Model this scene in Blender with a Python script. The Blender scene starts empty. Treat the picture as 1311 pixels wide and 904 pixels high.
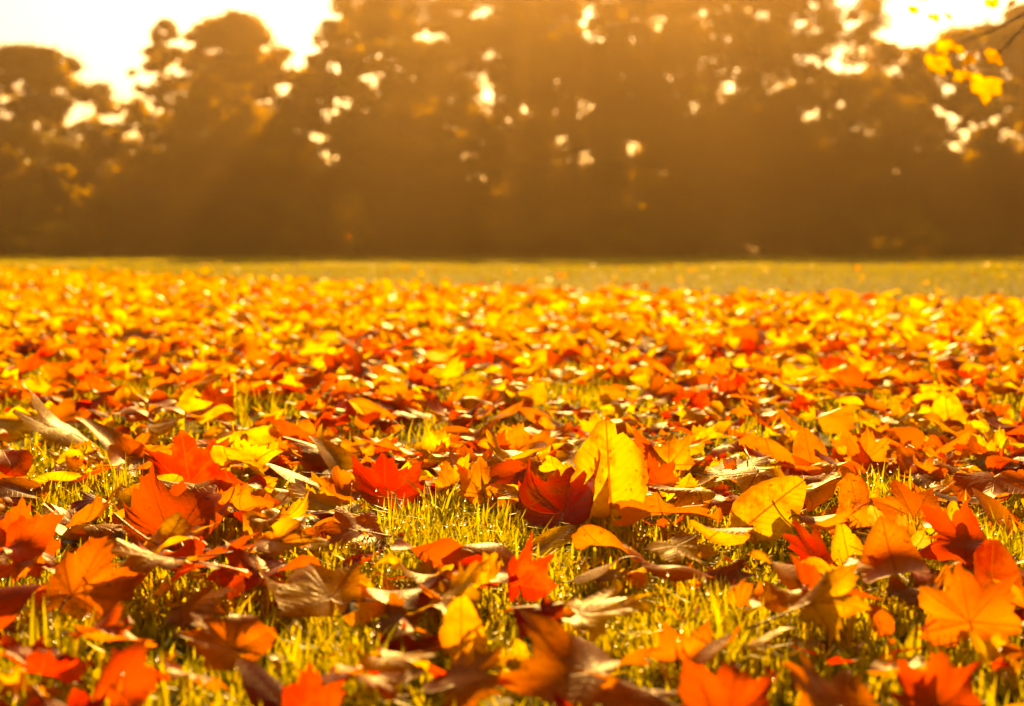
import bpy, math, random
import numpy as np
from mathutils import Matrix, Euler, Vector

SEED = 7
rng = np.random.default_rng(SEED)
random.seed(SEED)
R = math.radians
sc = bpy.context.scene
COL = sc.collection
CAM_Z = 0.31
SUN_EL, SUN_AZ = 23.0, 2.5          # degrees above the horizon, degrees to the right of straight ahead

# ------------------------------------------------------------------ node helpers
class NT:
    def __init__(self, name):
        self.m = bpy.data.materials.new(name)
        self.m.use_nodes = True
        self.t = self.m.node_tree
        self.t.nodes.clear()
        self.out = self.t.nodes.new('ShaderNodeOutputMaterial')
    def n(self, typ, **kw):
        nd = self.t.nodes.new(typ)
        for k, v in kw.items():
            setattr(nd, k, v)
        return nd
    def put(self, sock, v):
        if v is None:
            return
        if isinstance(v, bpy.types.NodeSocket):
            self.t.links.new(v, sock)
        else:
            sock.default_value = v
    def math(self, op, a, b=None, c=None, clamp=False):
        nd = self.n('ShaderNodeMath', operation=op, use_clamp=clamp)
        for i, v in enumerate((a, b, c)):
            self.put(nd.inputs[i], v)
        return nd.outputs[0]
    def mix(self, f, a, b, typ='RGBA', blend='MIX'):
        nd = self.n('ShaderNodeMix', data_type=typ, blend_type=blend)
        if typ == 'RGBA':
            ia, ib, o = nd.inputs[6], nd.inputs[7], nd.outputs[2]
        else:
            ia, ib, o = nd.inputs[2], nd.inputs[3], nd.outputs[0]
        self.put(nd.inputs[0], f); self.put(ia, a); self.put(ib, b)
        return o
    def ss(self, x, a, b, lo=0.0, hi=1.0):
        nd = self.n('ShaderNodeMapRange', interpolation_type='SMOOTHSTEP')
        for i, v in enumerate((x, a, b, lo, hi)):
            self.put(nd.inputs[i], v)
        return nd.outputs[0]
    def noise(self, vec, scale, detail=2.0, rough=0.5):
        nd = self.n('ShaderNodeTexNoise')
        self.put(nd.inputs['Vector'], vec)
        nd.inputs['Scale'].default_value = scale
        nd.inputs['Detail'].default_value = detail
        nd.inputs['Roughness'].default_value = rough
        return nd.outputs[0]
    def mixsh(self, f, a, b):
        nd = self.n('ShaderNodeMixShader')
        self.put(nd.inputs[0], f); self.t.links.new(a, nd.inputs[1]); self.t.links.new(b, nd.inputs[2])
        return nd.outputs[0]
    def surface(self, s):
        self.t.links.new(s, self.out.inputs['Surface'])
        return self.m

def leaf_material(name, veins, rough=0.36, trans=0.56, spec=1.0, under_mix=0.16, blotchy=1.0):
    """thin two-sided leaf: colour from the mesh attribute Col, veins drawn in leaf coordinates (UV)"""
    k = NT(name)
    col = k.n('ShaderNodeAttribute', attribute_name='Col').outputs['Color']
    tc = k.n('ShaderNodeTexCoord')
    oi = k.n('ShaderNodeObjectInfo')
    off = k.n('ShaderNodeVectorMath', operation='ADD')
    k.put(off.inputs[0], tc.outputs['Object'])
    k.put(off.inputs[1], k.math('MULTIPLY', oi.outputs['Random'], 40.0))
    P = off.outputs[0]
    blotch = k.noise(P, 38.0, 3.0, 0.6)
    fine = k.noise(P, 260.0, 2.0, 0.6)
    bump_h = fine
    vein = None
    if veins:
        uv = k.n('ShaderNodeUVMap', uv_map='UVMap').outputs[0]
        sep = k.n('ShaderNodeSeparateXYZ'); k.put(sep.inputs[0], uv)
        u, v = sep.outputs[0], sep.outputs[1]
        if veins == 'maple':
            axes = [(0, 0), (48, 0), (-48, 0), (98, 0), (-98, 0)]
        else:
            axes = [(0, 0)]
        for ang, _ in axes:
            c, s = math.cos(R(ang)), math.sin(R(ang))
            al = k.math('ADD', k.math('MULTIPLY', u, c), k.math('MULTIPLY', v, s))
            ac = k.math('ABSOLUTE', k.math('SUBTRACT', k.math('MULTIPLY', v, c), k.math('MULTIPLY', u, s)))
            w = k.math('MULTIPLY_ADD', al, -0.012, 0.020)
            m = k.math('MULTIPLY', k.ss(ac, 0.35 * 0.02, w, 1.0, 0.0), k.math('GREATER_THAN', al, 0.0))
            # side veins, running out at an angle from the rib
            fr = 9.0 if veins == 'maple' else 11.0
            ph = k.math('FRACT', k.math('MULTIPLY', k.math('MULTIPLY_ADD', ac, -0.75, al), fr))
            tri = k.math('ABSOLUTE', k.math('SUBTRACT', ph, 0.5))
            sv = k.ss(tri, 0.0, 0.07, 0.6, 0.0)
            reach = 0.2 if veins == 'maple' else 0.6
            lim = k.math('MULTIPLY', k.math('LESS_THAN', ac, k.math('MULTIPLY', al, reach * 1.6) if veins == 'maple' else reach), k.math('GREATER_THAN', al, 0.05))
            m = k.math('MAXIMUM', m, k.math('MULTIPLY', sv, lim))
            vein = m if vein is None else k.math('MAXIMUM', vein, m)
        bump_h = k.math('ADD', fine, k.math('MULTIPLY', vein, -0.45))
    # blotches: warmer and browner areas, little dark specks
    hue = k.mix(k.ss(blotch, 0.44, 0.70, 0.0, 0.62 * blotchy), col, (0.40, 0.085, 0.006, 1), blend='MIX')
    speck = k.ss(k.noise(P, 110.0, 2.0, 0.7), 0.63, 0.70, 0.0, 0.8 * blotchy)
    hue = k.mix(speck, hue, (0.09, 0.03, 0.008, 1))
    hue = k.mix(k.ss(k.noise(P, 19.0, 4.0, 0.65), 0.56, 0.70, 0.0, 0.38 * blotchy), hue, (0.24, 0.062, 0.010, 1))
    if vein is not None:
        hue = k.mix(k.math('MULTIPLY', vein, 0.85), hue, (0.26, 0.055, 0.008, 1))
    geo = k.n('ShaderNodeNewGeometry')
    under = k.mix(k.math('MULTIPLY', geo.outputs['Backfacing'], under_mix), hue, (0.46, 0.23, 0.07, 1))
    bump = k.n('ShaderNodeBump'); bump.inputs['Strength'].default_value = 0.35; bump.inputs['Distance'].default_value = 0.0012
    k.put(bump.inputs['Height'], bump_h)
    N = bump.outputs[0]
    d = k.n('ShaderNodeBsdfDiffuse'); k.put(d.inputs['Color'], under); k.put(d.inputs['Normal'], N)
    tr = k.n('ShaderNodeBsdfTranslucent')
    bright = k.mix(1.0, hue, (1.40, 1.34, 1.0, 1), blend='MULTIPLY')
    k.put(tr.inputs['Color'], bright); k.put(tr.inputs['Normal'], N)
    body = k.mixsh(trans, d.outputs[0], tr.outputs[0])
    gl = k.n('ShaderNodeBsdfGlossy'); gl.inputs['Roughness'].default_value = rough; k.put(gl.inputs['Normal'], N)
    fr = k.n('ShaderNodeFresnel'); fr.inputs['IOR'].default_value = 1.45; k.put(fr.inputs['Normal'], N)
    s = k.mixsh(k.math('MULTIPLY', fr.outputs[0], spec), body, gl.outputs[0])
    return k.surface(s)

def plain_material(name, c1, c2, scale, rough=0.8, bump=0.0):
    k = NT(name)
    P = k.n('ShaderNodeTexCoord').outputs['Object']
    f = k.noise(P, scale, 4.0, 0.6)
    c = k.mix(k.ss(f, 0.35, 0.65), c1 + (1,), c2 + (1,))
    b = k.n('ShaderNodeBsdfPrincipled'); k.put(b.inputs['Base Color'], c); b.inputs['Roughness'].default_value = rough; b.inputs['Specular IOR Level'].default_value = 0.5 if rough < .6 else 0.05
    if bump:
        bn = k.n('ShaderNodeBump'); bn.inputs['Strength'].default_value = 0.6; bn.inputs['Distance'].default_value = bump
        k.put(bn.inputs['Height'], f); k.put(b.inputs['Normal'], bn.outputs[0])
    return k.surface(b.outputs[0])

M_MAPLE = leaf_material('maple leaf', 'maple', trans=.77, spec=.15)
M_OVAL = leaf_material('oval leaf', 'oval', trans=.77, spec=.15)
M_FAR = leaf_material('leaf litter', None, rough=0.38, trans=.78, spec=.13)
M_TREE = leaf_material('tree foliage', None, rough=0.5, trans=0.64, spec=0.2, under_mix=0.0, blotchy=.2)
M_GRASS = leaf_material('grass blade', None, rough=0.35, trans=0.64, spec=.03, under_mix=0.0, blotchy=0.0)
M_STALK = plain_material('leaf stalk', (0.16, 0.02, 0.008), (0.26, 0.07, 0.015), 60, 0.5)
M_BARK = plain_material('bark', (0.05, 0.035, 0.022), (0.12, 0.085, 0.055), 9, 0.9, 0.02)
M_SOIL = plain_material('thatch and soil', (0.035, 0.028, 0.010), (0.10, 0.080, 0.014), 14, 0.95, 0.01)

def dew_material():
    k = NT('dew')
    gl = k.n('ShaderNodeBsdfGlass'); gl.inputs['Roughness'].default_value = 0.30; gl.inputs['IOR'].default_value = 1.33
    return k.surface(gl.outputs[0])
M_DEW = dew_material()

# ------------------------------------------------------------------ mesh helpers
def mesh_obj(name, V, loops, sizes, mat, col=None, uv=None, parent=None, smooth=True, loc=(0, 0, 0)):
    V = np.ascontiguousarray(V, dtype=np.float32); loops = np.ascontiguousarray(loops, dtype=np.int32)
    sizes = np.ascontiguousarray(sizes, dtype=np.int32)
    me = bpy.data.meshes.new(name)
    me.vertices.add(len(V)); me.vertices.foreach_set('co', V.ravel())
    me.loops.add(len(loops)); me.loops.foreach_set('vertex_index', loops)
    me.polygons.add(len(sizes))
    st = np.zeros(len(sizes), np.int32); st[1:] = np.cumsum(sizes)[:-1]
    me.polygons.foreach_set('loop_start', st)
    me.polygons.foreach_set('use_smooth', np.full(len(sizes), smooth, dtype=bool))
    if col is not None:
        a = me.attributes.new('Col', 'FLOAT_COLOR', 'POINT')
        c = np.ones((len(V), 4), np.float32); c[:, :3] = col
        a.data.foreach_set('color', c.ravel())
    if uv is not None:
        l = me.uv_layers.new(name='UVMap')
        l.data.foreach_set('uv', np.ascontiguousarray(uv[loops], dtype=np.float32).ravel())
    me.materials.append(mat)
    me.update(calc_edges=True); me.validate()
    o = bpy.data.objects.new(name, me); COL.objects.link(o)
    o.location = loc
    if parent is not None:
        o.parent = parent
    return o

class Batch:
    """collects many small pieces for ONE mesh"""
    def __init__(self):
        self.V, self.L, self.S, self.C, self.U, self.n = [], [], [], [], [], 0
    def add(self, V, loops, sizes, col=None, uv=None):
        self.V.append(V); self.L.append(np.asarray(loops) + self.n); self.S.append(sizes); self.n += len(V)
        if col is not None: self.C.append(np.broadcast_to(col, (len(V), 3)))
        if uv is not None: self.U.append(uv)
    def build(self, name, mat, parent=None, smooth=True, loc=(0, 0, 0)):
        return mesh_obj(name, np.concatenate(self.V), np.concatenate(self.L), np.concatenate(self.S), mat,
                        np.concatenate(self.C) if self.C else None, np.concatenate(self.U) if self.U else None, parent, smooth, loc)

def tube(pts, radii, sides=6):
    pts = np.asarray(pts, float); n = len(pts)
    V = []
    for i in range(n):
        t = pts[min(i + 1, n - 1)] - pts[max(i - 1, 0)]
        t = t / (np.linalg.norm(t) + 1e-9)
        a = np.array([0, 0, 1.0]) if abs(t[2]) < 0.9 else np.array([1.0, 0, 0])
        e1 = np.cross(t, a); e1 /= np.linalg.norm(e1); e2 = np.cross(t, e1)
        for s in range(sides):
            q = 2 * math.pi * s / sides
            V.append(pts[i] + radii[i] * (math.cos(q) * e1 + math.sin(q) * e2))
    L, S = [], []
    for i in range(n - 1):
        for s in range(sides):
            s2 = (s + 1) % sides
            L += [i * sides + s, i * sides + s2, (i + 1) * sides + s2, (i + 1) * sides + s]; S.append(4)
    L += list(range(sides - 1, -1, -1)); S.append(sides)
    L += [(n - 1) * sides + s for s in range(sides)]; S.append(sides)
    return np.array(V), np.array(L), np.array(S)

def tag(o, label=None, cat=None, group=None, kind=None):
    if label: o['label'] = label
    if cat: o['category'] = cat
    if group: o['group'] = group
    if kind: o['kind'] = kind
    return o

# ------------------------------------------------------------------ leaf shapes
HALF = [(0, 1.0), (4, .90), (8, .83), (11, .87), (15, .74), (18, .74), (22, .64), (26, .60), (31, .65), (35, .74), (38, .74), (43, .86), (48, .97),
        (52, .86), (56, .79), (60, .82), (64, .71), (69, .70), (75, .62), (82, .64), (88, .72), (92, .69), (97, .79), (102, .68), (108, .61), (114, .61),
        (124, .50), (136, .46), (147, .40), (160, .33), (172, .20)]
HALF_LOW = [(0, 1.0), (12, .80), (26, .60), (38, .74), (48, .97), (58, .79), (75, .62), (97, .78), (113, .60), (146, .4)]
HALF_MIN = [(0, 1.0), (27, .62), (48, .95), (75, .64), (97, .76), (140, .45)]

def outline(kind, lod, g, wide=None):
    """closed outline (u, v) and the hub the leaf is fanned from"""
    if kind == 'maple':
        h = (HALF, HALF_LOW, HALF_MIN)[lod]
        jit = 1 + g.normal(0, .05, 2 * len(h) + 2)
        wide = g.uniform(.92, 1.08)
        A = [(a * wide if a < 130 else a, r * jit[i]) for i, (a, r) in enumerate(h)] + [(180, .09)] + \
            [(360 - (a * wide if a < 130 else a), r * jit[-i - 1]) for i, (a, r) in enumerate(reversed(h[1:]))]
        A = np.array(A); t = np.radians(A[:, 0])
        return np.stack([A[:, 1] * np.cos(t), A[:, 1] * np.sin(t)], 1), np.zeros(2)
    n = (44, 18, 8)[lod]
    q = np.arange(n) / n * 2 * math.pi
    w = wide or g.uniform(.30, .40)
    u = .5 + .5 * np.cos(q)
    v = w * np.sign(np.sin(q)) * np.abs(np.sin(q)) ** 0.85 * (1.12 - .25 * u)
    v = v * (1 - (.62 if wide else .4) * u ** 3) * (1.18 if wide else 1.06)
    if lod == 0:
        k = 1 + .035 * (np.arange(n) % 2)
        v = v * k
    return np.stack([u, v], 1), np.array([.45, 0.])

def bend(P, ang, kap, kap3=0.0, crease=None):
    """roll the sheet along a direction in its own plane, arc lengths kept"""
    c, s = math.cos(ang), math.sin(ang)
    x = P[:, 0] * c + P[:, 1] * s; y = -P[:, 0] * s + P[:, 1] * c; z = P[:, 2]
    lo, hi = x.min() - 1e-6, x.max() + 1e-6
    t = np.linspace(lo, hi, 60)
    f = kap * t + kap3 * t * np.abs(t)
    if crease is not None:
        f = f + crease[1] / (1 + np.exp(-np.clip((t - crease[0]) / crease[2], -30, 30)))
    dt = t[1] - t[0]
    X = np.concatenate([[0], np.cumsum((np.cos(f[1:]) + np.cos(f[:-1])) / 2 * dt)])
    Z = np.concatenate([[0], np.cumsum((np.sin(f[1:]) + np.sin(f[:-1])) / 2 * dt)])
    X -= np.interp(0, t, X); Z -= np.interp(0, t, Z)
    fx = np.interp(x, t, f)
    nx = np.interp(x, t, X) - z * np.sin(fx); nz = np.interp(x, t, Z) + z * np.cos(fx)
    return np.stack([nx * c - y * s, nx * s + y * c, nz], 1)

RINGS = ((.18, .38, .58, .76, .90, 1.0), (.5, 1.0), (1.0,))
def leaf(kind, span, g, lod=0, lat=0.0, lon=0.0, lat3=0.0, lon3=0.0, rip=0.05, fold=0.0, skew=None, crease=0.0, wide=None):
    """one leaf in metres: u (tip) -> +Y, v -> +X, upper face -> +Z. lat / lon: total roll in radians per half span"""
    O, hub = outline(kind, lod, g, wide)
    n = len(O)
    if lod == 0:
        wob = np.interp(np.arange(n), np.arange(0, n + 5, 3), np.resize(g.normal(0, .035, n // 3 + 1), len(np.arange(0, n + 5, 3))))
        O = hub + (O - hub) * (1 + wob + np.where(g.random(n) < .035, -g.uniform(.05, .22, n), 0))[:, None]
    P = [hub[None]]; T = [np.zeros(1)]
    for r in RINGS[lod]:
        P.append(hub + (O - hub) * r); T.append(np.full(n, r))
    uv = np.concatenate(P); T = np.concatenate(T)
    L, S = [], []
    for i in range(n):
        L += [0, 1 + i, 1 + (i + 1) % n]; S.append(3)
    for k in range(len(RINGS[lod]) - 1):
        a, b = 1 + k * n, 1 + (k + 1) * n
        for i in range(n):
            j = (i + 1) % n
            L += [a + i, b + i, b + j, a + j]; S.append(4)
    s = span / 1.46 if kind == 'maple' else span
    Q = np.zeros((len(uv), 3)); Q[:, :2] = uv * s
    if kind == 'oval': Q[:, 0] -= .5 * s
    # crinkles, stronger towards the rim, and pleats between the ribs
    for _ in range(3 if lod < 2 else 1):
        a = g.uniform(0, 2 * math.pi); fr = g.uniform(2.0, 6.5)
        Q[:, 2] += rip * s * g.uniform(.3, .8) * np.sin((uv[:, 0] * math.cos(a) + uv[:, 1] * math.sin(a)) * fr + g.uniform(0, 6.3)) * (.25 + T ** 2)
    if kind == 'maple':
        th = np.abs(np.degrees(np.arctan2(uv[:, 1], uv[:, 0])))
        near = np.minimum(np.minimum(th, np.abs(th - 48)), np.abs(th - 98))
        Q[:, 2] += .0022 * np.clip(near, 0, 26) / 26 * np.hypot(uv[:, 0], uv[:, 1]) * s * 14 * (1 if g.random() < .8 else -1)
    else:
        Q[:, 2] += -.0003 * np.cos((uv[:, 0] - .75 * np.abs(uv[:, 1])) * 11 * 2 * math.pi) * T * s * 8
    if fold:
        Q[:, 2] += np.abs(Q[:, 1]) * math.tan(fold)
    k = 1.0 / (.6 * s)
    Q = bend(Q, math.pi / 2 + (g.normal(0, .15) if skew is None else skew), lat * k, lat3 * k * k)
    Q = bend(Q, g.normal(0, .15) if skew is None else skew, lon * k, lon3 * k * k)
    if crease:
        for _ in range(2):
            Q = bend(Q, g.uniform(0, 2 * math.pi), 0, 0, (g.uniform(.12, .38) * s, crease * g.uniform(-.4, 1), g.uniform(.02, .07) * s))
    out = np.stack([-Q[:, 1], Q[:, 0], Q[:, 2]], 1)
    return out, np.array(L), np.array(S), uv, T

def rot(yaw, pitch, roll):
    return np.array((Matrix.Rotation(R(yaw), 3, 'Z') @ Matrix.Rotation(R(pitch), 3, 'X') @ Matrix.Rotation(R(roll), 3, 'Y')))

TINT = {'yellow': (.70, .42, .007), 'golden': (.66, .32, .006), 'orange': (.60, .175, .006), 'red orange': (.52, .075, .006),
        'red': (.54, .026, .006), 'crimson': (.20, .012, .008), 'brown': (.30, .105, .014), 'beige': (.60, .40, .13)}
NEXT = {'yellow': 'golden', 'golden': 'orange', 'orange': 'red orange', 'red orange': 'red', 'red': 'crimson', 'crimson': 'brown', 'brown': 'orange', 'beige': 'brown'}
def leaf_colours(tint, uv, T, g):
    a = np.array(TINT[tint]) * g.uniform(.85, 1.12); b = np.array(TINT[NEXT[tint]])
    f = np.clip(.55 * T ** 2.2 * g.uniform(0, 1) + .35 * np.sin(uv[:, 0] * g.uniform(2, 6) + uv[:, 1] * g.uniform(-5, 5) + g.uniform(0, 6)) * g.uniform(0, 1), 0, .8)
    c = a * (1 - f[:, None]) + b * f[:, None]
    if len(T) > 100:
        dry = np.clip((T - .72) / .28, 0, 1) ** 1.5 * np.clip(np.sin(uv[:, 0] * g.uniform(3, 9) + g.uniform(0, 6)) * np.sin(uv[:, 1] * g.uniform(3, 9) + g.uniform(0, 6)) * 2.2 + g.uniform(-.6, .4), 0, 1)
        c = c * (1 - .8 * dry[:, None]) + np.array([.16, .05, .012]) * .8 * dry[:, None]
    return c

def leaf_object(kind, x, y, span, tint, yaw, pitch, roll, label, z0=.012, group=None, stalk=True, g=None, **shape):
    g = g or rng
    V, L, S, uv, T = leaf(kind, span, g, **shape)
    c = leaf_colours(tint, uv, T, g)
    M = rot(yaw, pitch, roll)
    V = V @ M.T
    mid = np.array([(V[:, 0].min() + V[:, 0].max()) / 2, (V[:, 1].min() + V[:, 1].max()) / 2, V[:, 2].min()])
    V = V - mid
    o = mesh_obj('maple_leaf' if kind == 'maple' else 'oval_leaf', V, L, S, M_MAPLE if kind == 'maple' else M_OVAL, c, uv, loc=(x, y, z0))
    tag(o, label, 'leaf', group)
    if stalk:
        s = span * (.46 if kind == 'maple' else .2)
        base = V[0] if kind == 'maple' else V[np.argmin(uv[:, 0])]
        d = M @ np.array([g.normal(0, .35), -1.0, g.uniform(-.1, .35)]); d /= np.linalg.norm(d)
        side = np.array([g.normal(0, .3), g.normal(0, .3), g.normal(0, .25)])
        ts = np.linspace(0, 1, 7)
        pts = np.array([base + d * s * t + side * s * t * t for t in ts])
        pts[:, 2] = np.maximum(pts[:, 2], -.008)
        tv, tl, tS = tube(pts, [.0007 + .0004 * t ** 4 for t in ts], 6)
        mesh_obj('stalk', tv, tl, tS, M_STALK, parent=o)
    return o

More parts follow.
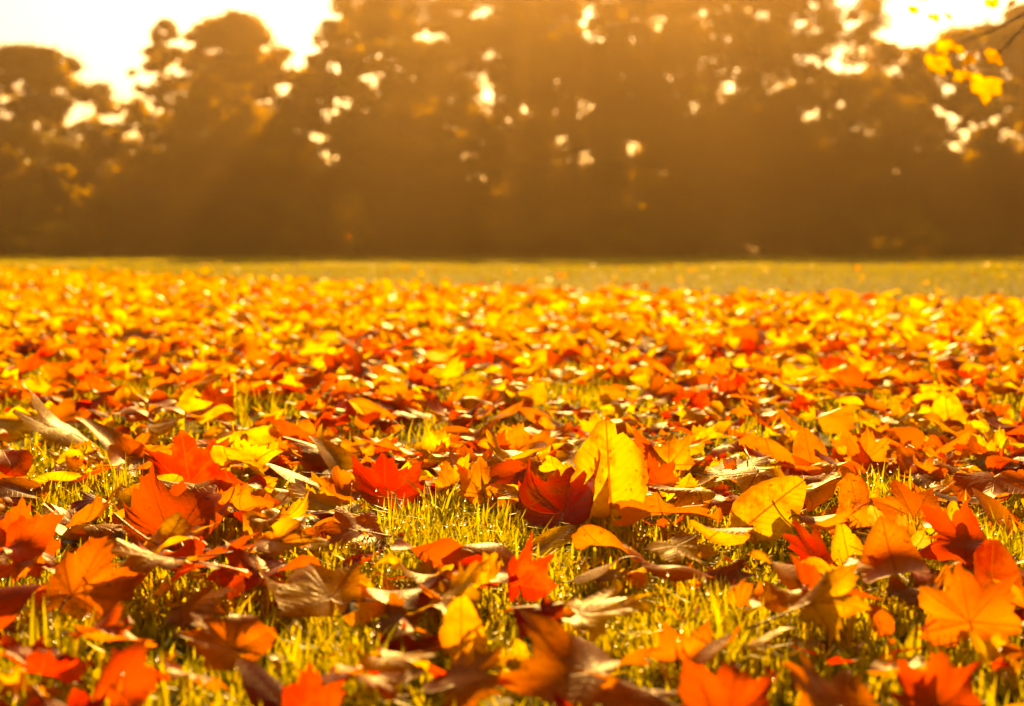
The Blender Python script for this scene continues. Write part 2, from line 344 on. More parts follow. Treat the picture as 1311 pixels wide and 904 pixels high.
# ------------------------------------------------------------------ leaves one can point at: metres on the lawn
# (kind, x, y, span, tint, yaw, pitch, roll, shape, landmark, full label)
HEROES = [
    ('oval', 0.104, 1.533, 0.105, 'yellow', 14, 78, -16, dict(fold=.62,lat=.25,rip=.03,wide=.40,crease=.01,z=.016), 'tall upright yellow leaf', 'tall smooth yellow leaf standing upright with one side folded over'),
    ('maple', 0.050, 1.478, 0.131, 'red', -8, 24, -10, dict(lat=1.0,lat3=.5,rip=.04,z=.024,crease=.2), 'red boat-shaped leaf', 'red maple leaf curled like a boat in front of the tall yellow leaf'),
    ('oval', 0.261, 1.427, 0.089, 'yellow', -74, 34, 38, dict(lat=-.25,lon=-.3,rip=.03), 'yellow veined oval leaf', 'yellow oval leaf with dark side veins tilted towards the camera'),
    ('maple', 0.068, 1.043, 0.096, 'yellow', -80, 14, 10, dict(lat=.25,lat3=-.4,rip=.09,z=.03), 'broad bright yellow leaf', 'broad bright yellow maple leaf lying on long grass with a pointed tip'),
    ('maple', 0.041, 0.911, 0.097, 'brown', 60, 4, -10, dict(lat=-.5,lon=.6,rip=.09,crease=.6), 'big brown curled leaf', 'big brown maple leaf with a lit golden edge below the bright yellow one'),
    ('oval', -0.035, 0.996, 0.051, 'golden', 6, 82, 12, dict(lat=.55,rip=.04), 'upright golden leaf', 'golden oval leaf standing on edge in the open grass'),
    ('maple', -0.328, 1.395, 0.128, 'red orange', -20, 34, 6, dict(lat=.8,lat3=.5,rip=.08), 'large folded red orange leaf', 'large red orange maple leaf folded with two raised lobes'),
    ('maple', -0.384, 1.665, 0.102, 'red', 25, 50, -8, dict(lat=.5,lon=.5,rip=.08), 'upright red leaf', 'red maple leaf with its lobes standing up behind the large folded one'),
    ('maple', -0.149, 1.108, 0.093, 'golden', 35, 22, 8, dict(lat=-.3,lat3=.5,rip=.12), 'ragged golden leaf', 'ragged golden orange maple leaf sloping down into the grass'),
    ('maple', -0.138, 1.280, 0.056, 'red', -85, 18, 0, dict(lat=.3,rip=.08), 'small red pointed leaf', 'small red maple leaf with a long point at the rim of the grass patch'),
    ('maple', -0.657, 2.046, 0.138, 'yellow', 80, 26, 6, dict(lat=-.5,rip=.05), 'large arched yellow leaf', 'large yellow maple leaf arched over the grass'),
    ('maple', -0.141, 1.612, 0.097, 'red', 10, 34, 8, dict(lat=.85,lat3=-.2,rip=.06), 'red leaf folded down the middle', 'red maple leaf folded down the middle beside a yellow one'),
    ('oval', -0.206, 1.547, 0.086, 'yellow', 75, 16, 0, dict(lat=-.3,lon=.25,rip=.05), 'flat yellow oval leaf', 'flat yellow oval leaf beside the red leaf folded down the middle'),
    ('oval', -0.271, 1.723, 0.080, 'golden', 80, 25, 0, dict(lat=-.5,rip=.05), 'serrated golden oval leaf', 'golden oval leaf with a toothed rim arched over red leaves'),
    ('oval', -0.395, 1.850, 0.094, 'beige', 86, 8, 0, dict(lat=.9,rip=.03,z=.035), 'dry beige rolled leaf', 'dry beige leaf rolled lengthwise lying across the litter'),
    ('maple', -0.461, 1.321, 0.073, 'red orange', 20, 52, 0, dict(lat=.5,rip=.06), 'pointed red orange leaf', 'red orange maple leaf with one lobe pointing straight up'),
    ('oval', -0.458, 1.427, 0.067, 'golden', 84, 22, 0, dict(lat=-.35,rip=.06), 'drooping golden leaf', 'drooping golden leaf beside the pointed red orange one'),
    ('maple', -0.343, 1.126, 0.088, 'orange', -30, 28, 8, dict(lat=-.5,lon=.4,rip=.1), 'crumpled orange leaf', 'crumpled orange maple leaf at the edge of the short grass'),
    ('maple', -0.246, 1.108, 0.068, 'orange', -75, 26, 0, dict(lat=-.4,rip=.08), 'smooth orange leaf', 'smooth orange maple leaf arching over a dark gap'),
    ('maple', -0.205, 1.005, 0.067, 'orange', 60, 22, 0, dict(lat=.5,lat3=-.6,rip=.06), 'orange leaf with rolled rim', 'orange maple leaf with its front rim rolled up'),
    ('maple', -0.249, 0.905, 0.057, 'red orange', -40, 44, 10, dict(lat=-.8,rip=.06), 'blurred orange and red leaf', 'red orange maple leaf bent double deep in the grass'),
    ('maple', 0.233, 1.030, 0.068, 'yellow', -78, 36, 8, dict(lat=-.6,lat3=-.4,rip=.07,z=.03), 'yellow leaf with pale rim', 'yellow maple leaf with a pale shining rim above a dark brown leaf'),
    ('maple', 0.200, 0.875, 0.069, 'brown', 30, 34, 0, dict(lat=-.3,rip=.06), 'dark brown upright leaf', 'dark brown maple leaf standing against the light'),
    ('maple', 0.341, 1.047, 0.073, 'orange', 4, 62, -6, dict(lat=-.3,lat3=.4,rip=.08), 'big lobed orange leaf', 'big orange maple leaf propped up with three lobes spread'),
    ('maple', 0.336, 0.965, 0.050, 'yellow', 40, 40, 0, dict(lat=.9,rip=.04), 'yellow cupped leaf', 'yellow maple leaf cupped like a bowl below the big orange one'),
    ('maple', 0.267, 0.875, 0.061, 'red orange', -25, 30, 0, dict(lat=.4,rip=.08), 'low red orange leaf', 'red orange maple leaf lying low in front of the yellow cupped one'),
    ('oval', 0.408, 1.188, 0.058, 'crimson', -20, 56, 10, dict(lat=.6,rip=.04), 'crimson cupped leaf', 'crimson oval leaf cupped and ridged with veins'),
    ('maple', 0.273, 1.280, 0.066, 'red', 50, 40, 0, dict(lat=-.35,rip=.06), 'tilted red leaf', 'tilted red maple leaf with a sharp upper lobe'),
    ('oval', 0.311, 1.300, 0.046, 'yellow', 15, 60, 0, dict(lat=.3,rip=.05), 'slim yellow leaf', 'slim yellow leaf standing beside the tilted red one'),
    ('maple', 0.353, 1.321, 0.088, 'beige', 88, 8, 0, dict(lat=1.0,lon=.2,rip=.04,z=.028), 'pale twisted leaf', 'pale twisted dry leaf stretched over a golden one'),
    ('maple', 0.189, 1.248, 0.057, 'red orange', -60, 24, 0, dict(lat=-.3,rip=.07), 'plain red orange leaf', 'red orange maple leaf draped at the top of a grass tuft'),
    ('maple', 0.153, 1.415, 0.101, 'orange', 170, 24, 0, dict(lat=-.35,rip=.07,z=.025), 'orange leaf pointing forward', 'orange maple leaf spread with its tip towards the camera'),
    ('maple', 0.017, 1.171, 0.063, 'red', 0, 66, 14, dict(lat=.9,rip=.05), 'tall folded red leaf', 'red maple leaf folded upright like a closed book'),
    ('oval', 0.038, 1.357, 0.056, 'yellow', -70, 34, 0, dict(lat=.2,rip=.05), 'broad leaning yellow leaf', 'broad yellow leaf leaning beside the folded red one'),
    ('oval', 0.097, 1.248, 0.061, 'beige', 60, 12, 0, dict(lat=-.7,lat3=.9,rip=.13), 'white crumpled leaf', 'crumpled leaf with a white sheen in the middle of dark leaves'),
    ('oval', 0.073, 1.188, 0.049, 'yellow', -85, 18, 0, dict(lat=-.4,rip=.06,z=.028), 'small shining yellow leaf', 'small shining yellow leaf arched over dark ones'),
    ('maple', 0.276, 1.723, 0.097, 'beige', -70, 18, 0, dict(lat=.4,lat3=-.5,rip=.07,z=.025), 'cream coloured leaf', 'cream coloured maple leaf with its rim curled up'),
    ('oval', 0.399, 1.892, 0.065, 'orange', 10, 56, 0, dict(lat=.2,rip=.03), 'round orange leaf', 'round orange leaf leaning alone at the rim of lit grass'),
    ('oval', 0.704, 2.288, 0.073, 'yellow', 0, 60, 0, dict(lat=.2,rip=.03), 'round yellow leaf', 'round yellow leaf standing far out in the litter'),
    ('oval', 0.499, 1.444, 0.067, 'brown', 40, 44, 0, dict(lat=.4,rip=.04), 'ridged tan leaf', 'tan brown oval leaf with many straight ridged veins'),
    ('maple', -0.124, 0.857, 0.043, 'red', 5, 66, 0, dict(lat=.4,rip=.05), 'blurred red spike', 'red maple lobe rising out of blurred grass'),
    ('maple', 0.133, 0.863, 0.068, 'red orange', -15, 34, 0, dict(lat=.6,rip=.07), 'bright red orange low leaf', 'bright red orange maple leaf spread low beside the grass tuft'),
    ('oval', -0.154, 0.885, 0.055, 'crimson', 60, 34, 0, dict(lat=-.5,rip=.05), 'dark shaded leaf', 'dark crimson leaf in the shade of the grass'),
    ('maple', -0.513, 2.420, 0.088, 'crimson', 12, 58, 0, dict(lat=-.3,rip=.05), 'dark pointed leaf', 'dark crimson maple leaf pointing upwards in the yellow litter'),
    ('maple', -0.732, 2.420, 0.088, 'crimson', -30, 36, 0, dict(lat=.4,rip=.05), 'dark leaf by the arched yellow one', 'dark crimson leaf lying behind the large arched yellow one'),
    ('maple', -0.257, 1.850, 0.102, 'brown', 85, 20, 0, dict(lat=-.6,rip=.05), 'brown arched leaf', 'brown maple leaf arched with a pale upper rim'),
    ('maple', 0.423, 1.487, 0.079, 'orange', 20, 40, 0, dict(lat=-.3,rip=.06), 'orange leaf on the grass ridge', 'orange maple leaf leaning on a ridge of lit grass'),
    ('maple', 0.069, 0.853, 0.072, 'brown', 88, 18, 0, dict(lat=-.8,lat3=-.3,rip=.05), 'brown leaf with golden rim', 'brown maple leaf rolled over with a golden rim'),
    ('maple', -0.028, 0.911, 0.061, 'brown', -60, 24, 0, dict(lat=-.4,rip=.07), 'brown leaf under the golden one', 'brown maple leaf lying below the upright golden one'),
    ('oval', 0.283, 1.075, 0.030, 'orange', 20, 50, 0, dict(lat=.5,rip=.05), 'small orange scoop', 'small orange leaf scooped and standing in dark grass'),
    ('maple', -0.401, 2.097, 0.097, 'red orange', 70, 28, 0, dict(lat=-.3,rip=.05), 'red orange leaf in the second row', 'smooth red orange maple leaf behind the dry beige roll'),
    ('oval', -0.211, 2.455, 0.095, 'yellow', 84, 14, 0, dict(lat=-.3,rip=.04), 'pale shining yellow leaf', 'flat yellow leaf shining on its upper face far back'),
]
def patch(x, y):
    """0..1: how open the turf is (no leaves) at a point of the lawn"""
    p = np.zeros_like(x)
    for (cx, cy, rx, ry) in PATCHES:
        p = np.maximum(p, np.clip(1.6 - ((x - cx) / rx) ** 2 - ((y - cy) / ry) ** 2, 0, 1))
    return p
PATCHES = [
    (-0.344, 1.016, 0.043, 0.102),
    (-0.067, 1.406, 0.078, 0.155),
    (-0.118, 0.977, 0.038, 0.056),
    (0.144, 1.053, 0.041, 0.088),
    (0.457, 1.406, 0.055, 0.116),
    (0.322, 2.044, 0.062, 0.162),
    (-0.484, 1.627, 0.054, 0.155),
    (0.428, 1.627, 0.041, 0.129),
    (-0.145, 2.085, 0.052, 0.168),
    (-0.637, 1.930, 0.059, 0.144),
    (-0.440, 2.606, 0.086, 0.130),
    (0.162, 2.817, 0.124, 0.152),
    (0.640, 2.606, 0.086, 0.130),
]
hero_xy = []
for (kind, x, y, span, tint, yaw, pitch, roll, shape, mark, label) in HEROES:
    g = np.random.default_rng(int(abs(x) * 1000 + y * 1777))
    z0 = shape.pop('z', .014)
    shape.setdefault('crease', .55)
    leaf_object(kind, x, y, span, tint, yaw, pitch, roll, label, z0, None, True, g, **shape)
    hero_xy.append((x, y, span, mark, tint))

# ------------------------------------------------------------------ the other leaves near by, each an object of its own
TINTS = ['yellow', 'golden', 'orange', 'red orange', 'red', 'crimson', 'brown', 'beige']
PROB = np.array([.19, .18, .29, .18, .11, .02, .025, .005]); PROB = PROB / PROB.sum()
PROB_FAR = np.array([.46, .27, .14, .05, .03, .008, .02, .02]); PROB_FAR = PROB_FAR / PROB_FAR.sum()

def in_frame(x, y):
    return np.abs(x) < .357 * y + .02

def edge_y(x):
    """where the drift of leaves ends and the bare lawn begins"""
    return np.interp(x, [-14, -7.9, -4.0, -.3, 2.8, 6, 12], [25, 19, 13.5, 9.3, 6.9, 6.2, 5.8])

def pose(g, kind):
    """a posture and the words for it"""
    t = g.random(); cr = g.uniform(.4, 1.6)
    if t < .52:
        return 'lying flat', g.uniform(-5, 15), g.normal(0, 7), dict(lat=g.normal(0, .3), lon=g.normal(0, .3), lat3=g.normal(0, .5), rip=g.uniform(.08, .18), crease=cr)
    if t < .76:
        return 'tilted', g.uniform(14, 34) * (1 if g.random() < .75 else -1), g.normal(0, 14), dict(lat=g.normal(0, .5), lon=g.normal(0, .3), rip=g.uniform(.05, .12), crease=cr)
    if t < .81:
        return 'standing on edge', g.uniform(45, 72), g.normal(0, 16), dict(lat=g.normal(.2, .5), lon=g.normal(0, .4), rip=g.uniform(.04, .08), crease=cr * .7)
    if t < .92:
        return 'curled up', g.uniform(0, 30), g.normal(0, 12), dict(lat=g.uniform(.7, 1.3), lat3=g.normal(0, .3), lon=g.normal(0, .4), rip=g.uniform(.06, .12), crease=cr * .6)
    return 'arched', g.uniform(0, 25), g.normal(0, 12), dict(lat=-g.uniform(.5, 1.1), lat3=g.normal(0, .3), lon=g.normal(0, .4), rip=g.uniform(.06, .12), crease=cr * .6)

N_NEAR = 300 - len(HEROES)
cand = []
placed = [(h[0], h[1], h[2]) for h in hero_xy]
tries = 0
while tries < 150000 and len(cand) < N_NEAR:
    tries += 1
    y = 0.74 + 1.16 * rng.random() ** .86
    x = rng.uniform(-1, 1) * (.36 * y + .02)
    if not in_frame(np.array(x), np.array(y)):
        continue
    if rng.random() < patch(np.array([x]), np.array([y]))[0]:
        continue
    span = rng.choice([rng.uniform(.045, .075), rng.uniform(.065, .096)])
    if any((x - px) ** 2 + ((y - py) * 1.1) ** 2 < (.22 * (span + ps)) ** 2 for px, py, ps in placed):
        if rng.random() > .012:
            continue
    # keep the sight line to the leaves one can point at free
    if any(-.05 < hy - y < .11 and abs(x - hx * y / hy) < .42 * hs + .2 * span for hx, hy, hs, *_ in hero_xy):
        continue
    placed.append((x, y, span)); cand.append((x, y, span))
cand.sort(key=lambda c: c[1])
used = {}
for (x, y, span) in cand:
    g = np.random.default_rng(int(abs(x) * 100003 + y * 7919))
    kind = 'maple' if g.random() < .66 else 'oval'
    tint = str(g.choice(TINTS, p=PROB))
    words, pitch, roll, shape = pose(g, kind)
    while abs(pitch) > (20 if y < 1.25 or any(0 < h[1] - y < .5 and abs(x - h[0] * y / h[1]) < .6 * h[2] for h in hero_xy) else 90):
        words, pitch, roll, shape = pose(g, kind)
    if y < 1.1: span *= .9 if y > .98 else .68
    if kind == 'oval': span *= .95
    near = sorted(hero_xy, key=lambda h: math.hypot(h[0] - x, h[1] - y))
    label = None
    for a in near[:4]:
        dx, dy = x - a[0], y - a[1]
        rel = 'beside' if abs(dx) > abs(dy) * .8 else ('behind' if dy > 0 else 'in front of')
        for extra in [''] + [' towards the ' + b[3] for b in near if b is not a and (b[0] - a[0]) * dx + (b[1] - a[1]) * dy > 0][:4]:
            t = f"{tint} {'maple' if kind == 'maple' else 'oval'} leaf {words} {rel} the {a[3]}{extra}"
            if t not in used and len(t.split()) <= 16:
                label = t; break
        if label: break
    label = label or f"{tint} {kind} leaf {words} among the litter {len(used)}"
    used[label] = 1
    leaf_object(kind, x, y, span, tint, g.uniform(0, 360) if 'edge' not in words else g.normal(0, 40), pitch, roll, label,
                g.uniform(.010, .036), 'fallen leaves on the lawn', g.random() < .6, g, **shape)
print('near leaves', len(cand), 'farthest', cand[-1][1])

# ------------------------------------------------------------------ the drift of leaves beyond, past counting
NEAR_END = cand[-1][1]
lib = {}
for kind in ('maple', 'oval'):
    for lod in (0, 1, 2):
        for i in range(14):
            g = np.random.default_rng(500 + i + lod * 50)
            w_, p_, r_, sh = pose(g, kind)
            if lod == 0: pass
            V, L, S, uv, T = leaf(kind, 1.0, g, lod=lod, **sh)
            lib[kind, lod, i] = (V, L, S, uv, T, p_, r_)
B = Batch()
xs, ys = [], []
n_try = 210000
yy = .5 + 27 * rng.random(n_try) ** .62
xx = rng.uniform(-1, 1, n_try) * (.50 * yy + 1.6)
dens = np.clip(1.25 - yy / 26, .45, 1) * np.where(np.abs(xx) > .4 * yy + .5, .8, 1)
area_w = (1.0 * yy + 3.2) / np.maximum(yy - .5, .15) ** .613          # undo the uneven draw: even cover per square metre
drift = .5 + .5 * np.sin(xx * 3.1 + 2 * np.sin(yy * 1.7 + 1)) * np.sin(yy * 2.6 + 1.5 * np.sin(xx * 2.3))
keep = rng.random(n_try) < dens * (.45 + .75 * drift) * np.clip(area_w / 5, 0, 1.2)
lim = edge_y(xx) + rng.normal(.1, .95, n_try) * np.clip(yy / 12, .3, 1.6) - np.abs(rng.normal(0, .05, n_try))
keep &= (yy < lim) | (rng.random(n_try) < .004)
keep &= ~(in_frame(xx, yy) & (yy < NEAR_END - .12))
keep &= rng.random(n_try) > patch(xx, yy)
xx, yy = xx[keep], yy[keep]
far_idx = np.argsort(yy)
print('far leaves', len(xx))
for q in far_idx:
    x, y = xx[q], yy[q]
    kind = 'maple' if rng.random() < .66 else 'oval'
    lod = 0 if (y < 3.0 and abs(x) < .4 * y) else (1 if y < 6 else 2)
    V, L, S, uv, T, p_, r_ = lib[kind, lod, int(rng.integers(14))]
    c = leaf_colours(str(rng.choice(TINTS, p=PROB if y < 4 else PROB_FAR)), uv, T, rng)
    yaw = rng.uniform(0, 360) if p_ < 55 else rng.normal(0, 45)
    W = (V * (rng.uniform(.04, .07) if rng.random() < .5 else rng.uniform(.06, .10))) @ rot(yaw, p_, r_).T
    W = W - np.array([0, 0, W[:, 2].min()]) + np.array([x, y, rng.uniform(.004, .034)])
    B.add(W, L, S, c)
fl = B.build('fallen_leaves', M_FAR)
tag(fl, 'drift of yellow, orange and red fallen leaves reaching across the lawn', 'leaves', kind='stuff')

# ------------------------------------------------------------------ grass
def blades(n, x, y, h, w, lean, g, levels):
    a = g.uniform(0, 2 * math.pi, n); dx, dy = np.cos(a), np.sin(a)
    face = a + math.pi / 2 + g.normal(0, .5, n); fx, fy = np.cos(face), np.sin(face)
    rows = []
    for i in range(levels):
        t = i / levels
        k = lean * t ** 2 * h; z = h * t * (1 - .25 * (lean * t) ** 2)
        hw = w / 2 * (1 - .55 * t ** 1.5)
        rows.append(np.stack([x + dx * k - fx * hw, y + dy * k - fy * hw, z], 1)); rows.append(np.stack([x + dx * k + fx * hw, y + dy * k + fy * hw, z], 1))
    rows.append(np.stack([x + dx * lean * h, y + dy * lean * h, h * np.maximum(1 - .25 * lean ** 2, .25)], 1))
    V = np.stack(rows, 1)                                    # n, 2*levels+1, 3
    m = 2 * levels + 1
    base = (np.arange(n) * m)[:, None]
    quads = [base + np.array([[2 * i, 2 * i + 1, 2 * i + 3, 2 * i + 2]]) for i in range(levels - 1)]
    L = np.concatenate(quads + [base + np.array([[2 * levels - 2, 2 * levels - 1, 2 * levels]])], 1).ravel()
    S = np.tile(np.array([4] * (levels - 1) + [3]), n)
    return V.reshape(-1, 3), L, S, m, V[:, -1]

GREEN = np.array([(.30, .275, .007), (.38, .325, .008), (.48, .37, .010), (.16, .17, .007), (.46, .33, .035)])
GB = Batch(); tips = []
def sow(n, y0, y1, power, side, extra, hl, wl, levels, taper=None, mixp=(.34, .34, .16, .12, .04), dry=1.0):
    y = y0 + (y1 - y0) * rng.random(n) ** power
    x = rng.uniform(-1, 1, n) * (side * y + extra)
    if taper is not None:
        k = rng.random(n) < taper(x, y); x, y = x[k], y[k]; n = len(x)
    tuft = np.sin(x * 31 + 3 * np.sin(y * 23)) * np.sin(y * 27 + 2 * np.sin(x * 19)) * .5 + .5
    h = rng.uniform(hl[0], hl[1], n) * (.62 + .5 * tuft) * np.where(rng.random(n) < .05, 1.5, 1)
    if y1 < 7: h = h * (.66 + .4 * patch(x, y))
    w = rng.uniform(wl[0], wl[1], n)
    V, L, S, m, tip = blades(n, x, y, h, w, np.abs(rng.normal(0, .85, n)).clip(.05, 1.7), rng, levels)
    c = GREEN[rng.choice(5, n, p=list(mixp))] * dry * rng.uniform(.8, 1.2, (n, 1))  # dry is a plain brightness factor on the blade colours
    GB.add(V, L, S, np.repeat(c, m, axis=0))
    tips.append(tip)
sow(130000, .45, 2.0, .70, .46, .75, (.022, .052), (.0018, .0042), 3, lambda x, y: .62 + .38 * patch(x, y))
sow(150000, 2.0, 6.0, .62, .50, 1.2, (.028, .06), (.0024, .0046), 2)
sow(110000, 6.0, 24.0, .62, .52, 2.0, (.03, .055), (.004, .008), 1, None, (.40, .20, .05, .35, 0), .66)
sow(160000, 20.0, 64.0, .62, .55, 4.0, (.035, .06), (.010, .020), 1, None, (.40, .32, .10, .18, 0), .98)
gr = GB.build('grass', M_GRASS, smooth=False)
tag(gr, 'short lit grass of the lawn', 'grass', kind='stuff')

# crumbs of leaves, bits of straw and twigs between the blades
KB = Batch()
n = 4200
ky = .6 + 4.4 * rng.random(n) ** .8; kx = rng.uniform(-1, 1, n) * (.41 * ky + .1)
for x, y in zip(kx, ky):
    if rng.random() < .6:
        m = int(rng.integers(4, 7)); q = np.sort(rng.uniform(0, 6.28, m)); s = rng.uniform(.004, .013)
        V = np.stack([np.cos(q) * s * rng.uniform(.6, 1.2, m), np.sin(q) * s * rng.uniform(.5, 1.1, m), rng.normal(0, .002, m)], 1)
        L, S = np.arange(m), np.array([m])
    else:
        l = rng.uniform(.012, .04)
        V, L, S = tube(np.array([(-l / 2, 0, 0), (0, rng.normal(0, .004), rng.normal(.004, .003)), (l / 2, rng.normal(0, .006), 0)]), [.0005, .0006, .0004], 4)
    V = V @ rot(rng.uniform(0, 360), rng.normal(0, 22), rng.normal(0, 22)).T + np.array([x, y, rng.uniform(.006, .034)])
    c = np.array([TINT['brown'], TINT['orange'], (.45, .33, .12), (.12, .05, .02), TINT['red']][int(rng.integers(5))]) * rng.uniform(.7, 1.2)
    KB.add(V, L, S, c)
tag(KB.build('leaf_debris', M_FAR, smooth=False), 'crumbs of dry leaves, straw and bits of twig between the grass blades', 'debris', kind='stuff')

# dew on blade tips
D = Batch()
tp = np.concatenate(tips[:2]); tp = tp[rng.random(len(tp)) < np.where(tp[:, 1] < 2, .09, .03)]
oc = np.array([(0, 0, 1), (1, 0, 0), (0, 1, 0), (-1, 0, 0), (0, -1, 0), (0, 0, -1)], float)
import bmesh
bm = bmesh.new(); bmesh.ops.create_icosphere(bm, subdivisions=2, radius=1); bm.verts.ensure_lookup_table()
sv = np.array([v.co[:] for v in bm.verts]); sl = np.array([v.index for f in bm.faces for v in f.verts]); ss_ = np.full(len(bm.faces), 3); bm.free()
for p in tp[rng.permutation(len(tp))][:8000]:
    D.add(sv * rng.uniform(.0006, .0015) + p, sl, ss_)
dw = D.build('dew', M_DEW)
tag(dw, 'dew drops sparkling on the tips of the grass', 'dew', kind='stuff')

# ------------------------------------------------------------------ lawn
gx = np.array([-400, -80, -40, -20, -10, -5, -2.5, -1, 0, 1, 2.5, 5, 10, 20, 40, 80, 400.]); gy = np.array([-200, -20, -5, 0, 1, 2, 4, 8, 16, 30, 50, 64, 100, 200, 600.])
X, Y = np.meshgrid(gx, gy); nx, ny = len(gx), len(gy)
V = np.stack([X.ravel(), Y.ravel(), np.zeros(nx * ny)], 1)
L = np.array([[j * nx + i, j * nx + i + 1, (j + 1) * nx + i + 1, (j + 1) * nx + i] for j in range(ny - 1) for i in range(nx - 1)]).ravel()
lawn = mesh_obj('lawn', V, L, np.full((nx - 1) * (ny - 1), 4), M_SOIL, loc=(0, 0, 0))
tag(lawn, 'flat lawn of short turf', kind='structure')

# ------------------------------------------------------------------ trees at the end of the lawn
def foliage(B, centres, radii, n, size, tints, g, flat=.6):
    """leaf-sized faces scattered in the boughs of a crown"""
    k = len(centres)
    which = g.choice(k, n, p=radii ** 2 / (radii ** 2).sum())
    d = g.normal(0, 1, (n, 3)); d /= np.linalg.norm(d, axis=1)[:, None]
    r = radii[which] * g.random(n) ** .45 * np.where(g.random(n) < .14, 1.6, 1)
    P = centres[which] + d * r[:, None] * np.array([1, 1, flat])
    P[:, 2] -= .12 * (d[:, 0] ** 2 + d[:, 1] ** 2) * r
    P[:, 2] = np.maximum(P[:, 2], .08)
    a = g.normal(0, 1, (n, 3)); a /= np.linalg.norm(a, axis=1)[:, None]
    b = np.cross(a, g.normal(0, 1, (n, 3))); b /= np.linalg.norm(b, axis=1)[:, None]
    s = g.uniform(size * .6, size * 1.3, n)[:, None]
    V = np.stack([P - a * s * .6, P + b * s * .36 - a * s * .05, P + a * s * .6, P - b * s * .36 - a * s * .05], 1).reshape(-1, 3)
    L = np.arange(4 * n); S = np.full(n, 4)
    hue = g.random(k)
    T = np.array(tints)
    pick = np.minimum((hue * len(T)).astype(int), len(T) - 1)[which]
    flip = g.random(n) < .25
    pick = np.where(flip, g.integers(0, len(T), n), pick)
    painted_glow = np.where(g.random(k) < .16, g.uniform(1.6, 3.0, k), g.uniform(.6, 1.1, k))[which][:, None]  # some boughs get brighter leaf colour, painting sunlight onto them
    c = T[pick] * g.uniform(.7, 1.25, (n, 1)) * painted_glow
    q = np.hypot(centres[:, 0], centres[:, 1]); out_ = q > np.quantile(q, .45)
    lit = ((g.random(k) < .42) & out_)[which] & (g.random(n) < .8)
    c[lit] = np.array([(.58, .33, .012), (.46, .27, .012), (.62, .40, .014)])[g.integers(0, 3, lit.sum())] * g.uniform(.7, 1.1, (lit.sum(), 1))  # autumn gold on outer boughs, painted in as sunlit patches
    B.add(V, L, S, np.repeat(c, 4, axis=0))

OLIVE = [(.060, .058, .010), (.090, .075, .012), (.075, .070, .012), (.11, .078, .013), (.15, .095, .012)]
AMBER = [(.11, .078, .013), (.20, .115, .012), (.25, .135, .012), (.15, .10, .012)]
GOLD = [(.30, .18, .012), (.36, .22, .015), (.22, .14, .012)]

def crown_radius(t, low, ex=2.1):
    r = 1 - (max(t - .42, 0) / .58) ** ex
    return math.sqrt(max(r, 0)) * min(1, low + (1 - low) * (t / .3) ** .8)

def tree(x, y, h, w, label, seed, tints=OLIVE, dens=150, foot=.5, low=.55, cl=1.0, size=.165, name='tree', group='trees along the end of the lawn', leanx=0.0, ex=2.1):
    g = np.random.default_rng(seed)
    root = bpy.data.objects.new('broadleaf_tree' if name == 'tree' else name, None); COL.objects.link(root); root.location = (x, y, 0)
    tag(root, label, 'tree' if name == 'tree' else 'bush', group)
    C, Rd = [], []
    nb = int(46 + w * h * 1.9 * cl)
    ph = g.uniform(0, 6.3, 4)
    while len(C) < nb:
        t = g.random() ** .85
        z = foot + (h - foot) * t
        a = g.uniform(0, 2 * math.pi)
        lump = 1 + .16 * math.sin(3 * a + ph[0] + 5 * t) + .13 * math.sin(5 * a + ph[1] - 9 * t) + .10 * math.sin(14 * t + ph[2])
        rr = w / 2 * crown_radius(t, low, ex) * lump
        rad = g.choice([g.uniform(.06, .11), g.uniform(.10, .17)]) * min(w, 7) * (1 - .45 * t) / max(cl, .8) ** .5
        q = math.sqrt(g.uniform(.12, 1)) * max(rr - rad * .6, .05)
        C.append((q * math.cos(a) + leanx * t, q * math.sin(a), min(z, h - rad * .5))); Rd.append(rad)
    C = np.array(C); Rd = np.array(Rd)
    TB = Batch()
    # trunk and limbs
    tr_h = h * .82
    zs = np.linspace(0, 1, 8)
    r0 = max(.05, h * .017)
    pts = np.array([(leanx * t + .12 * math.sin(3 * t + ph[3]) * t, .10 * math.sin(4 * t + ph[1]) * t, tr_h * t) for t in zs])
    TB.add(*tube(pts, [r0 * (1.35 if t == 0 else 1) * (1 - .85 * t) for t in zs], 8))
    for i in g.choice(len(C), min(len(C), 26 if name == 'tree' else 8), replace=False):
        e = C[i]; zt = max(.12 * h, e[2] - np.hypot(e[0], e[1]) * .7); zt = min(zt, tr_h * .95)
        s = np.array([np.interp(zt, pts[:, 2], pts[:, 0]), np.interp(zt, pts[:, 2], pts[:, 1]), zt])
        m = (s + e) / 2 + np.array([0, 0, -.06 * np.linalg.norm(e - s)])
        rl = r0 * .42 * (1 - .6 * zt / h)
        TB.add(*tube(np.array([s, m, e]), [rl, rl * .65, rl * .2], 5))
    TB.build('trunk', M_BARK, root)
    tone = 1.0 if tints[0][0] > .3 else g.uniform(.55, 1.35); tints = [tuple(np.array(q) * tone) for q in tints]
    FB = Batch()
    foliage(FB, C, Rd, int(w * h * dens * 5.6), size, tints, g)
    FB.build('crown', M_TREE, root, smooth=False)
    return root

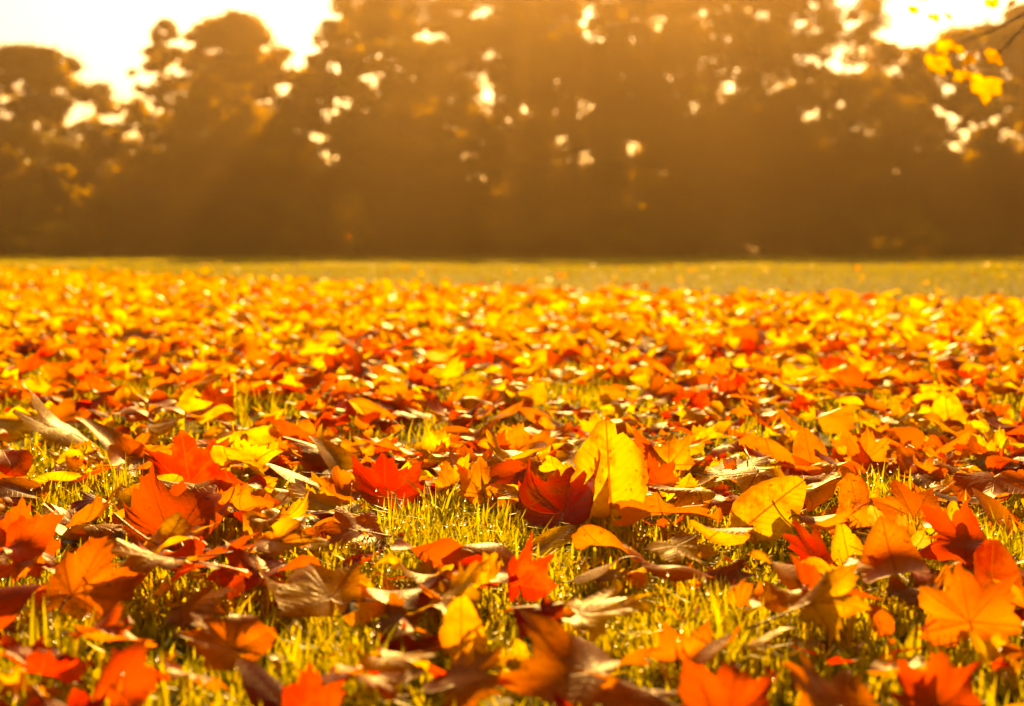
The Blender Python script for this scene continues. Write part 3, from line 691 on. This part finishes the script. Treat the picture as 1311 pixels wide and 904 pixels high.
TREES = [
    # x, y, height, width, label, seed, options
    (-26.5, 61, 10.5, 8.5, 'broad dark tree at the very end of the tree line beyond the low round one', 11, {}),
    (-20.4, 60, 8.7, 9.2, 'low round olive tree with sky sparkling through its upper twigs', 12, dict(ex=1.7, dens=190)),
    (-15.2, 63, 10.3, 3.9, 'thin narrow tree with bright sky showing through its sparse crown', 13, dict(dens=76, low=.6, cl=.8)),
    (-11.5, 60, 10.1, 7.0, 'dense amber tree with a rounded top between the thin tree and a tall one', 14, dict(ex=2.6, tints=AMBER, dens=200)),
    (-8.2, 65, 9.4, 5.0, 'smaller olive tree set back behind the dense amber one', 15, dict(dens=230)),
    (-4.3, 60, 13.6, 8.6, 'tall tree with scattered sky gaps rising beside the open sky', 16, dict(ex=4.5, dens=104)),
    (2.6, 59, 14.2, 9.0, 'tallest amber tinted tree in the middle of the tree line', 17, dict(ex=4.5, tints=AMBER, dens=140)),
    (8.3, 61, 14.0, 8.6, 'tall dense olive tree between the tallest tree and the one with gaps', 18, dict(ex=4.5, dens=125)),
    (12.9, 60, 13.0, 7.2, 'tall tree with a lacy upper side against the open sky', 19, dict(ex=3.6, dens=128)),
    (19.2, 59, 9.3, 10.5, 'lower broad dark tree behind the hanging yellow leaves', 20, dict(ex=3.2, dens=230)),
    (24.6, 69, 12.0, 6.0, 'taller ragged tree looming behind the lower broad one', 21, dict(dens=85)),
    (27.5, 60, 11.5, 8.0, 'broad tree closing the tree line past the lower dark one', 22, {}),
    (-23.2, 69, 7.6, 8.0, 'short dark tree standing behind the low round olive one', 38, dict(dens=170, foot=.2, low=.9)),
    (-12.4, 67, 9.2, 5.0, 'olive tree half hidden behind the dense amber one', 39, dict(dens=170, foot=.2, low=.9)),
    (-18.0, 69, 6.8, 7.5, 'short bushy tree filling the gap behind the thin narrow tree', 31, dict(dens=190, foot=.2, low=.9)),
    (-13.2, 70, 7.6, 6.5, 'short dark tree standing behind the thin and the amber tree', 32, dict(dens=170, foot=.2, low=.9)),
    (-.8, 70, 15, 9.0, 'dark tree standing back between the two tallest crowns', 33, dict(ex=4.5, dens=75, foot=.2, low=.9)),
    (5.6, 71, 15.5, 9.0, 'olive tree set back behind the tallest amber tree', 34, dict(ex=4.5, dens=78, foot=.2, low=.9)),
    (11.0, 70, 15.0, 8.5, 'dark tree set back behind the lacy one', 35, dict(ex=4.5, dens=75, foot=.2, low=.9)),
    (17.2, 70, 9.0, 9.0, 'short dense tree set back in the dip of the tree line', 36, dict(dens=170, foot=.2, low=.9)),
    (-6.2, 71, 13.5, 7.0, 'dark tree set back beside the tall one with sky gaps', 37, dict(dens=180, foot=.2, low=.9)),
]
for (x, y, h, w, label, seed, kw) in TREES:
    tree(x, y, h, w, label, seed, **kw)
WARM = [(.22, .15, .012), (.34, .21, .012), (.14, .10, .012), (.42, .27, .014)]
BUSHES = [
    (-22.8, 57.5, 2.6, 4.5, OLIVE, 'wide olive bush at the foot of the low round tree'),
    (-18.2, 57.2, 3.0, 4.2, AMBER, 'amber bush between the low round tree and the thin one'),
    (-14.4, 57.6, 2.8, 4.4, OLIVE, 'dark olive bush at the foot of the thin narrow tree'),
    (-10.0, 57.2, 2.3, 4.6, OLIVE, 'low wide bush under the dense amber tree'),
    (-6.2, 55.8, 2.4, 1.5, GOLD, 'slim bright yellow bush standing out against the dark trunks'),
    (-3.4, 57.5, 2.2, 3.8, AMBER, 'low amber bush beside the slim yellow one'),
    (.4, 57.3, 2.5, 4.2, OLIVE, 'olive bush at the foot of the tallest tree'),
    (4.4, 57.0, 2.0, 3.6, AMBER, 'small amber bush in front of the tallest tree'),
    (8.6, 57.4, 2.6, 4.6, OLIVE, 'rounded olive bush under the tall dense tree'),
    (12.6, 57.2, 2.2, 3.8, OLIVE, 'dark low bush under the lacy tree'),
    (15.6, 56.8, 1.8, 3.0, GOLD, 'yellowish bush in the dip of the tree line'),
    (18.8, 57.4, 2.5, 4.4, OLIVE, 'olive bush at the foot of the lower broad tree'),
    (22.8, 57.2, 2.4, 4.2, AMBER, 'amber bush at the far end below the ragged tree'),
]
BACK = ['beyond the first trunks', 'deep between the trunks', 'half hidden in the wood', 'at the back of the wood', 'in the gloom below the crowns', 'at the back among stems']
for i in range(15):
    near_t = min(TREES, key=lambda q: abs(q[0] - (-29 + i * 4.2)) + abs(q[1] - 60) * .3)
    BUSHES.append((-29 + i * 4.2 + rng.uniform(-.6, .6), 65.5 + rng.uniform(-1, 1), 4.0 + rng.uniform(-.5, .9), 6.2, OLIVE if i % 3 else AMBER,
                   f"tall {'olive' if i % 3 else 'amber'} bush {BACK[i % 6]} near the {' '.join(near_t[4].split()[:5])}"))

for i, (x, y, h, w, tn, label) in enumerate(BUSHES):
    tree(x, y, h, w, label, 60 + i, tints=WARM if tn is AMBER else tn if tn is not GOLD else [(.80, .54, .012), (.72, .46, .015), (.5, .34, .02)], dens=200, foot=.1, low=.95, name='bush', group='bushes at the foot of the trees', size=.17)  # yellow bush leaves brightened in colour to stand in for sunlight

# the wood goes on behind the first trees as one dark mass
g = np.random.default_rng(777)
k = 520
WC = np.stack([g.uniform(-48, 48, k), g.uniform(76, 86, k), 5.4 * g.random(k) ** 1.1 + .2], 1)
WB = Batch()
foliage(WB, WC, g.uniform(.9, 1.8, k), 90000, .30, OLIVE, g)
tag(WB.build('woodland_undergrowth', M_TREE, smooth=False), 'dark undergrowth of the wood behind the trees', kind='stuff')

# ------------------------------------------------------------------ young maple reaching in from beside the frame
def near_maple():
    g = np.random.default_rng(99)
    x0, y0 = 3.7, 5.4
    root = bpy.data.objects.new('maple_tree', None); COL.objects.link(root); root.location = (x0, y0, 0)
    tag(root, 'young maple beside the lawn whose lowest branch dangles yellow leaves before the sky', 'tree')
    zs = np.linspace(0, 1, 9)
    TB = Batch()
    pts = np.array([(.05 * math.sin(5 * t), .06 * math.sin(4 * t), 4.6 * t) for t in zs])
    TB.add(*tube(pts, [.075 * (1.3 if t == 0 else 1) * (1 - .8 * t) for t in zs], 10))
    C = []
    for i in range(22):
        z = g.uniform(1.9, 4.3); a = g.uniform(0, 6.3); r = g.uniform(.5, 1.3) * (1 - (z - 1.9) / 5)
        e = np.array([r * math.cos(a), r * math.sin(a), z + .5]); s = np.array([0, 0, z])
        TB.add(*tube(np.array([s, (s + e) / 2 + [0, 0, .08], e]), [.022, .015, .005], 5)); C.append(e)
    TB.build('trunk', M_BARK, root)
    C = np.array(C)
    # crown: lobed leaves in the boughs
    CB = Batch()
    for q in range(1500):
        e = C[g.integers(len(C))]; p = e + g.normal(0, .26, 3)
        kind = ('maple', 1, int(g.integers(14)))
        V, L, S, uv, T, p_, r_ = lib[kind]
        W = (V * g.uniform(.09, .14)) @ rot(g.uniform(0, 360), g.uniform(-70, 10), g.normal(0, 25)).T + p
        CB.add(W, L, S, leaf_colours(str(g.choice(['yellow', 'golden', 'yellow'])), uv, T, g))
    CB.build('crown', M_FAR, root)
    # the low branch and its twigs
    def branch(P, r):
        P = np.array(P) - np.array([x0, y0, 0])
        return tube(P, np.linspace(r, r * .25, len(P)), 6)
    LB = Batch()
    LB.add(*branch([(3.70, 5.40, 1.55), (3.0, 5.1, 1.62), (2.4, 4.85, 1.5), (1.9, 4.65, 1.27), (1.62, 4.52, 1.02), (1.50, 4.48, .90)], .012))
    LB.add(*branch([(1.85, 4.62, 1.22), (1.6, 4.55, 1.17), (1.42, 4.5, 1.12), (1.34, 4.48, 1.05)], .006))
    LB.add(*branch([(1.62, 4.52, 1.05), (1.5, 4.5, .99), (1.40, 4.48, .95), (1.33, 4.46, .92)], .005))
    LB.add(*branch([(1.34, 4.48, 1.13), (1.343, 4.48, 1.09), (1.335, 4.48, 1.06)], .003))
    LB.build('branch', M_BARK, root)
    spots = [(1.47, 4.48, .775, .115, 'yellow'), (1.42, 4.47, .87, .08, 'yellow'), (1.50, 4.50, .88, .085, 'yellow'), (1.315, 4.46, .85, .095, 'yellow'),
             (1.34, 4.46, .915, .06, 'yellow'), (1.385, 4.47, .91, .05, 'yellow'), (1.305, 4.48, 1.01, .045, 'yellow'), (1.355, 4.5, 1.02, .045, 'yellow'),
             (1.38, 4.49, 1.09, .05, 'yellow'), (1.57, 4.53, 1.06, .05, 'yellow'), (1.40, 4.47, .83, .05, 'yellow'), (1.27, 4.48, 1.07, .04, 'yellow'), (1.25, 4.5, 1.04, .04, 'yellow'), (1.50, 4.52, 1.06, .05, 'yellow')]
    for (x, y, z, s, tint) in spots:
        V, L, S, uv, T = leaf('maple', s, g, lod=0, lat=g.normal(.2, .3), lon=g.normal(.3, .2), rip=.06)
        c = leaf_colours(tint, uv, T, g)
        W = V @ rot(g.normal(180, 35), g.uniform(-80, -55), g.normal(0, 15)).T
        mesh_obj('leaf', W, L, S, M_MAPLE, c, uv, parent=root, loc=(x - x0, y - y0, z + s * .4))
near_maple()

# ------------------------------------------------------------------ haze, sky, sun, camera
def haze_box():
    x0, x1, y0, y1, z0, z1 = -420, 420, -210, 620, -1.0, 18.0
    V = np.array([(x, y, z) for z in (z0, z1) for (x, y) in ((x0, y0), (x1, y0), (x1, y1), (x0, y1))])
    L = np.array([0, 3, 2, 1, 4, 5, 6, 7, 0, 1, 5, 4, 1, 2, 6, 5, 2, 3, 7, 6, 3, 0, 4, 7])
    m = bpy.data.materials.new('golden haze'); m.use_nodes = True; t = m.node_tree; t.nodes.clear()
    out = t.nodes.new('ShaderNodeOutputMaterial'); v = t.nodes.new('ShaderNodeVolumePrincipled')
    v.inputs['Color'].default_value = HAZE_COL + (1,); v.inputs['Density'].default_value = HAZE_D; v.inputs['Anisotropy'].default_value = HAZE_G
    t.links.new(v.outputs[0], out.inputs['Volume'])
    o = mesh_obj('haze', V, L, np.full(6, 4), m, smooth=False)
    tag(o, 'warm evening haze over the lawn', kind='stuff')
HAZE_COL, HAZE_D, HAZE_G = (1.0, .64, .36), .00082, .77
haze_box()

w = bpy.data.worlds.new('World'); sc.world = w; w.use_nodes = True
nt = w.node_tree; bg = nt.nodes['Background']
sky = nt.nodes.new('ShaderNodeTexSky'); sky.sky_type = 'NISHITA'; sky.sun_disc = False
sky.sun_elevation = R(SUN_EL); sky.sun_rotation = R(SUN_AZ)
sky.air_density = 1.0; sky.dust_density = 3.0; sky.ozone_density = 1.0
nt.links.new(sky.outputs[0], bg.inputs[0]); bg.inputs[1].default_value = .05

sl_ = bpy.data.lights.new('sun', 'SUN'); sl_.energy = 5.0; sl_.angle = R(.5); sl_.color = (1.0, .71, .30)
so = bpy.data.objects.new('sun', sl_); COL.objects.link(so)
d = Vector((math.sin(R(SUN_AZ)) * math.cos(R(SUN_EL)), math.cos(R(SUN_AZ)) * math.cos(R(SUN_EL)), math.sin(R(SUN_EL))))
so.rotation_euler = d.to_track_quat('Z', 'Y').to_euler(); so.location = (0, -5, 20)

cam = bpy.data.cameras.new('camera'); co = bpy.data.objects.new('camera', cam); COL.objects.link(co)
co.location = (0, 0, CAM_Z); co.rotation_euler = (R(90 - 4.21), 0, 0)
cam.lens = 50; cam.sensor_width = 36; cam.clip_start = .02; cam.clip_end = 2000
cam.dof.use_dof = True; cam.dof.focus_distance = 1.55; cam.dof.aperture_fstop = 5.6
sc.camera = co

sc.view_settings.view_transform = 'Standard'; sc.view_settings.look = 'None'
sc.view_settings.gamma = 1.0; sc.view_settings.exposure = EXPOSURE if 'EXPOSURE' in globals() else 1.4
sc.view_settings.use_white_balance = True; sc.view_settings.white_balance_temperature = 14000; sc.view_settings.white_balance_tint = 15
cy = sc.cycles
cy.max_bounces = 6; cy.diffuse_bounces = 4; cy.glossy_bounces = 2; cy.transmission_bounces = 4; cy.transparent_max_bounces = 6; cy.volume_bounces = 0
cy.use_denoising = True; cy.denoising_input_passes = 'RGB'; cy.sample_clamp_indirect = 25.0; cy.caustics_reflective = False; cy.caustics_refractive = False
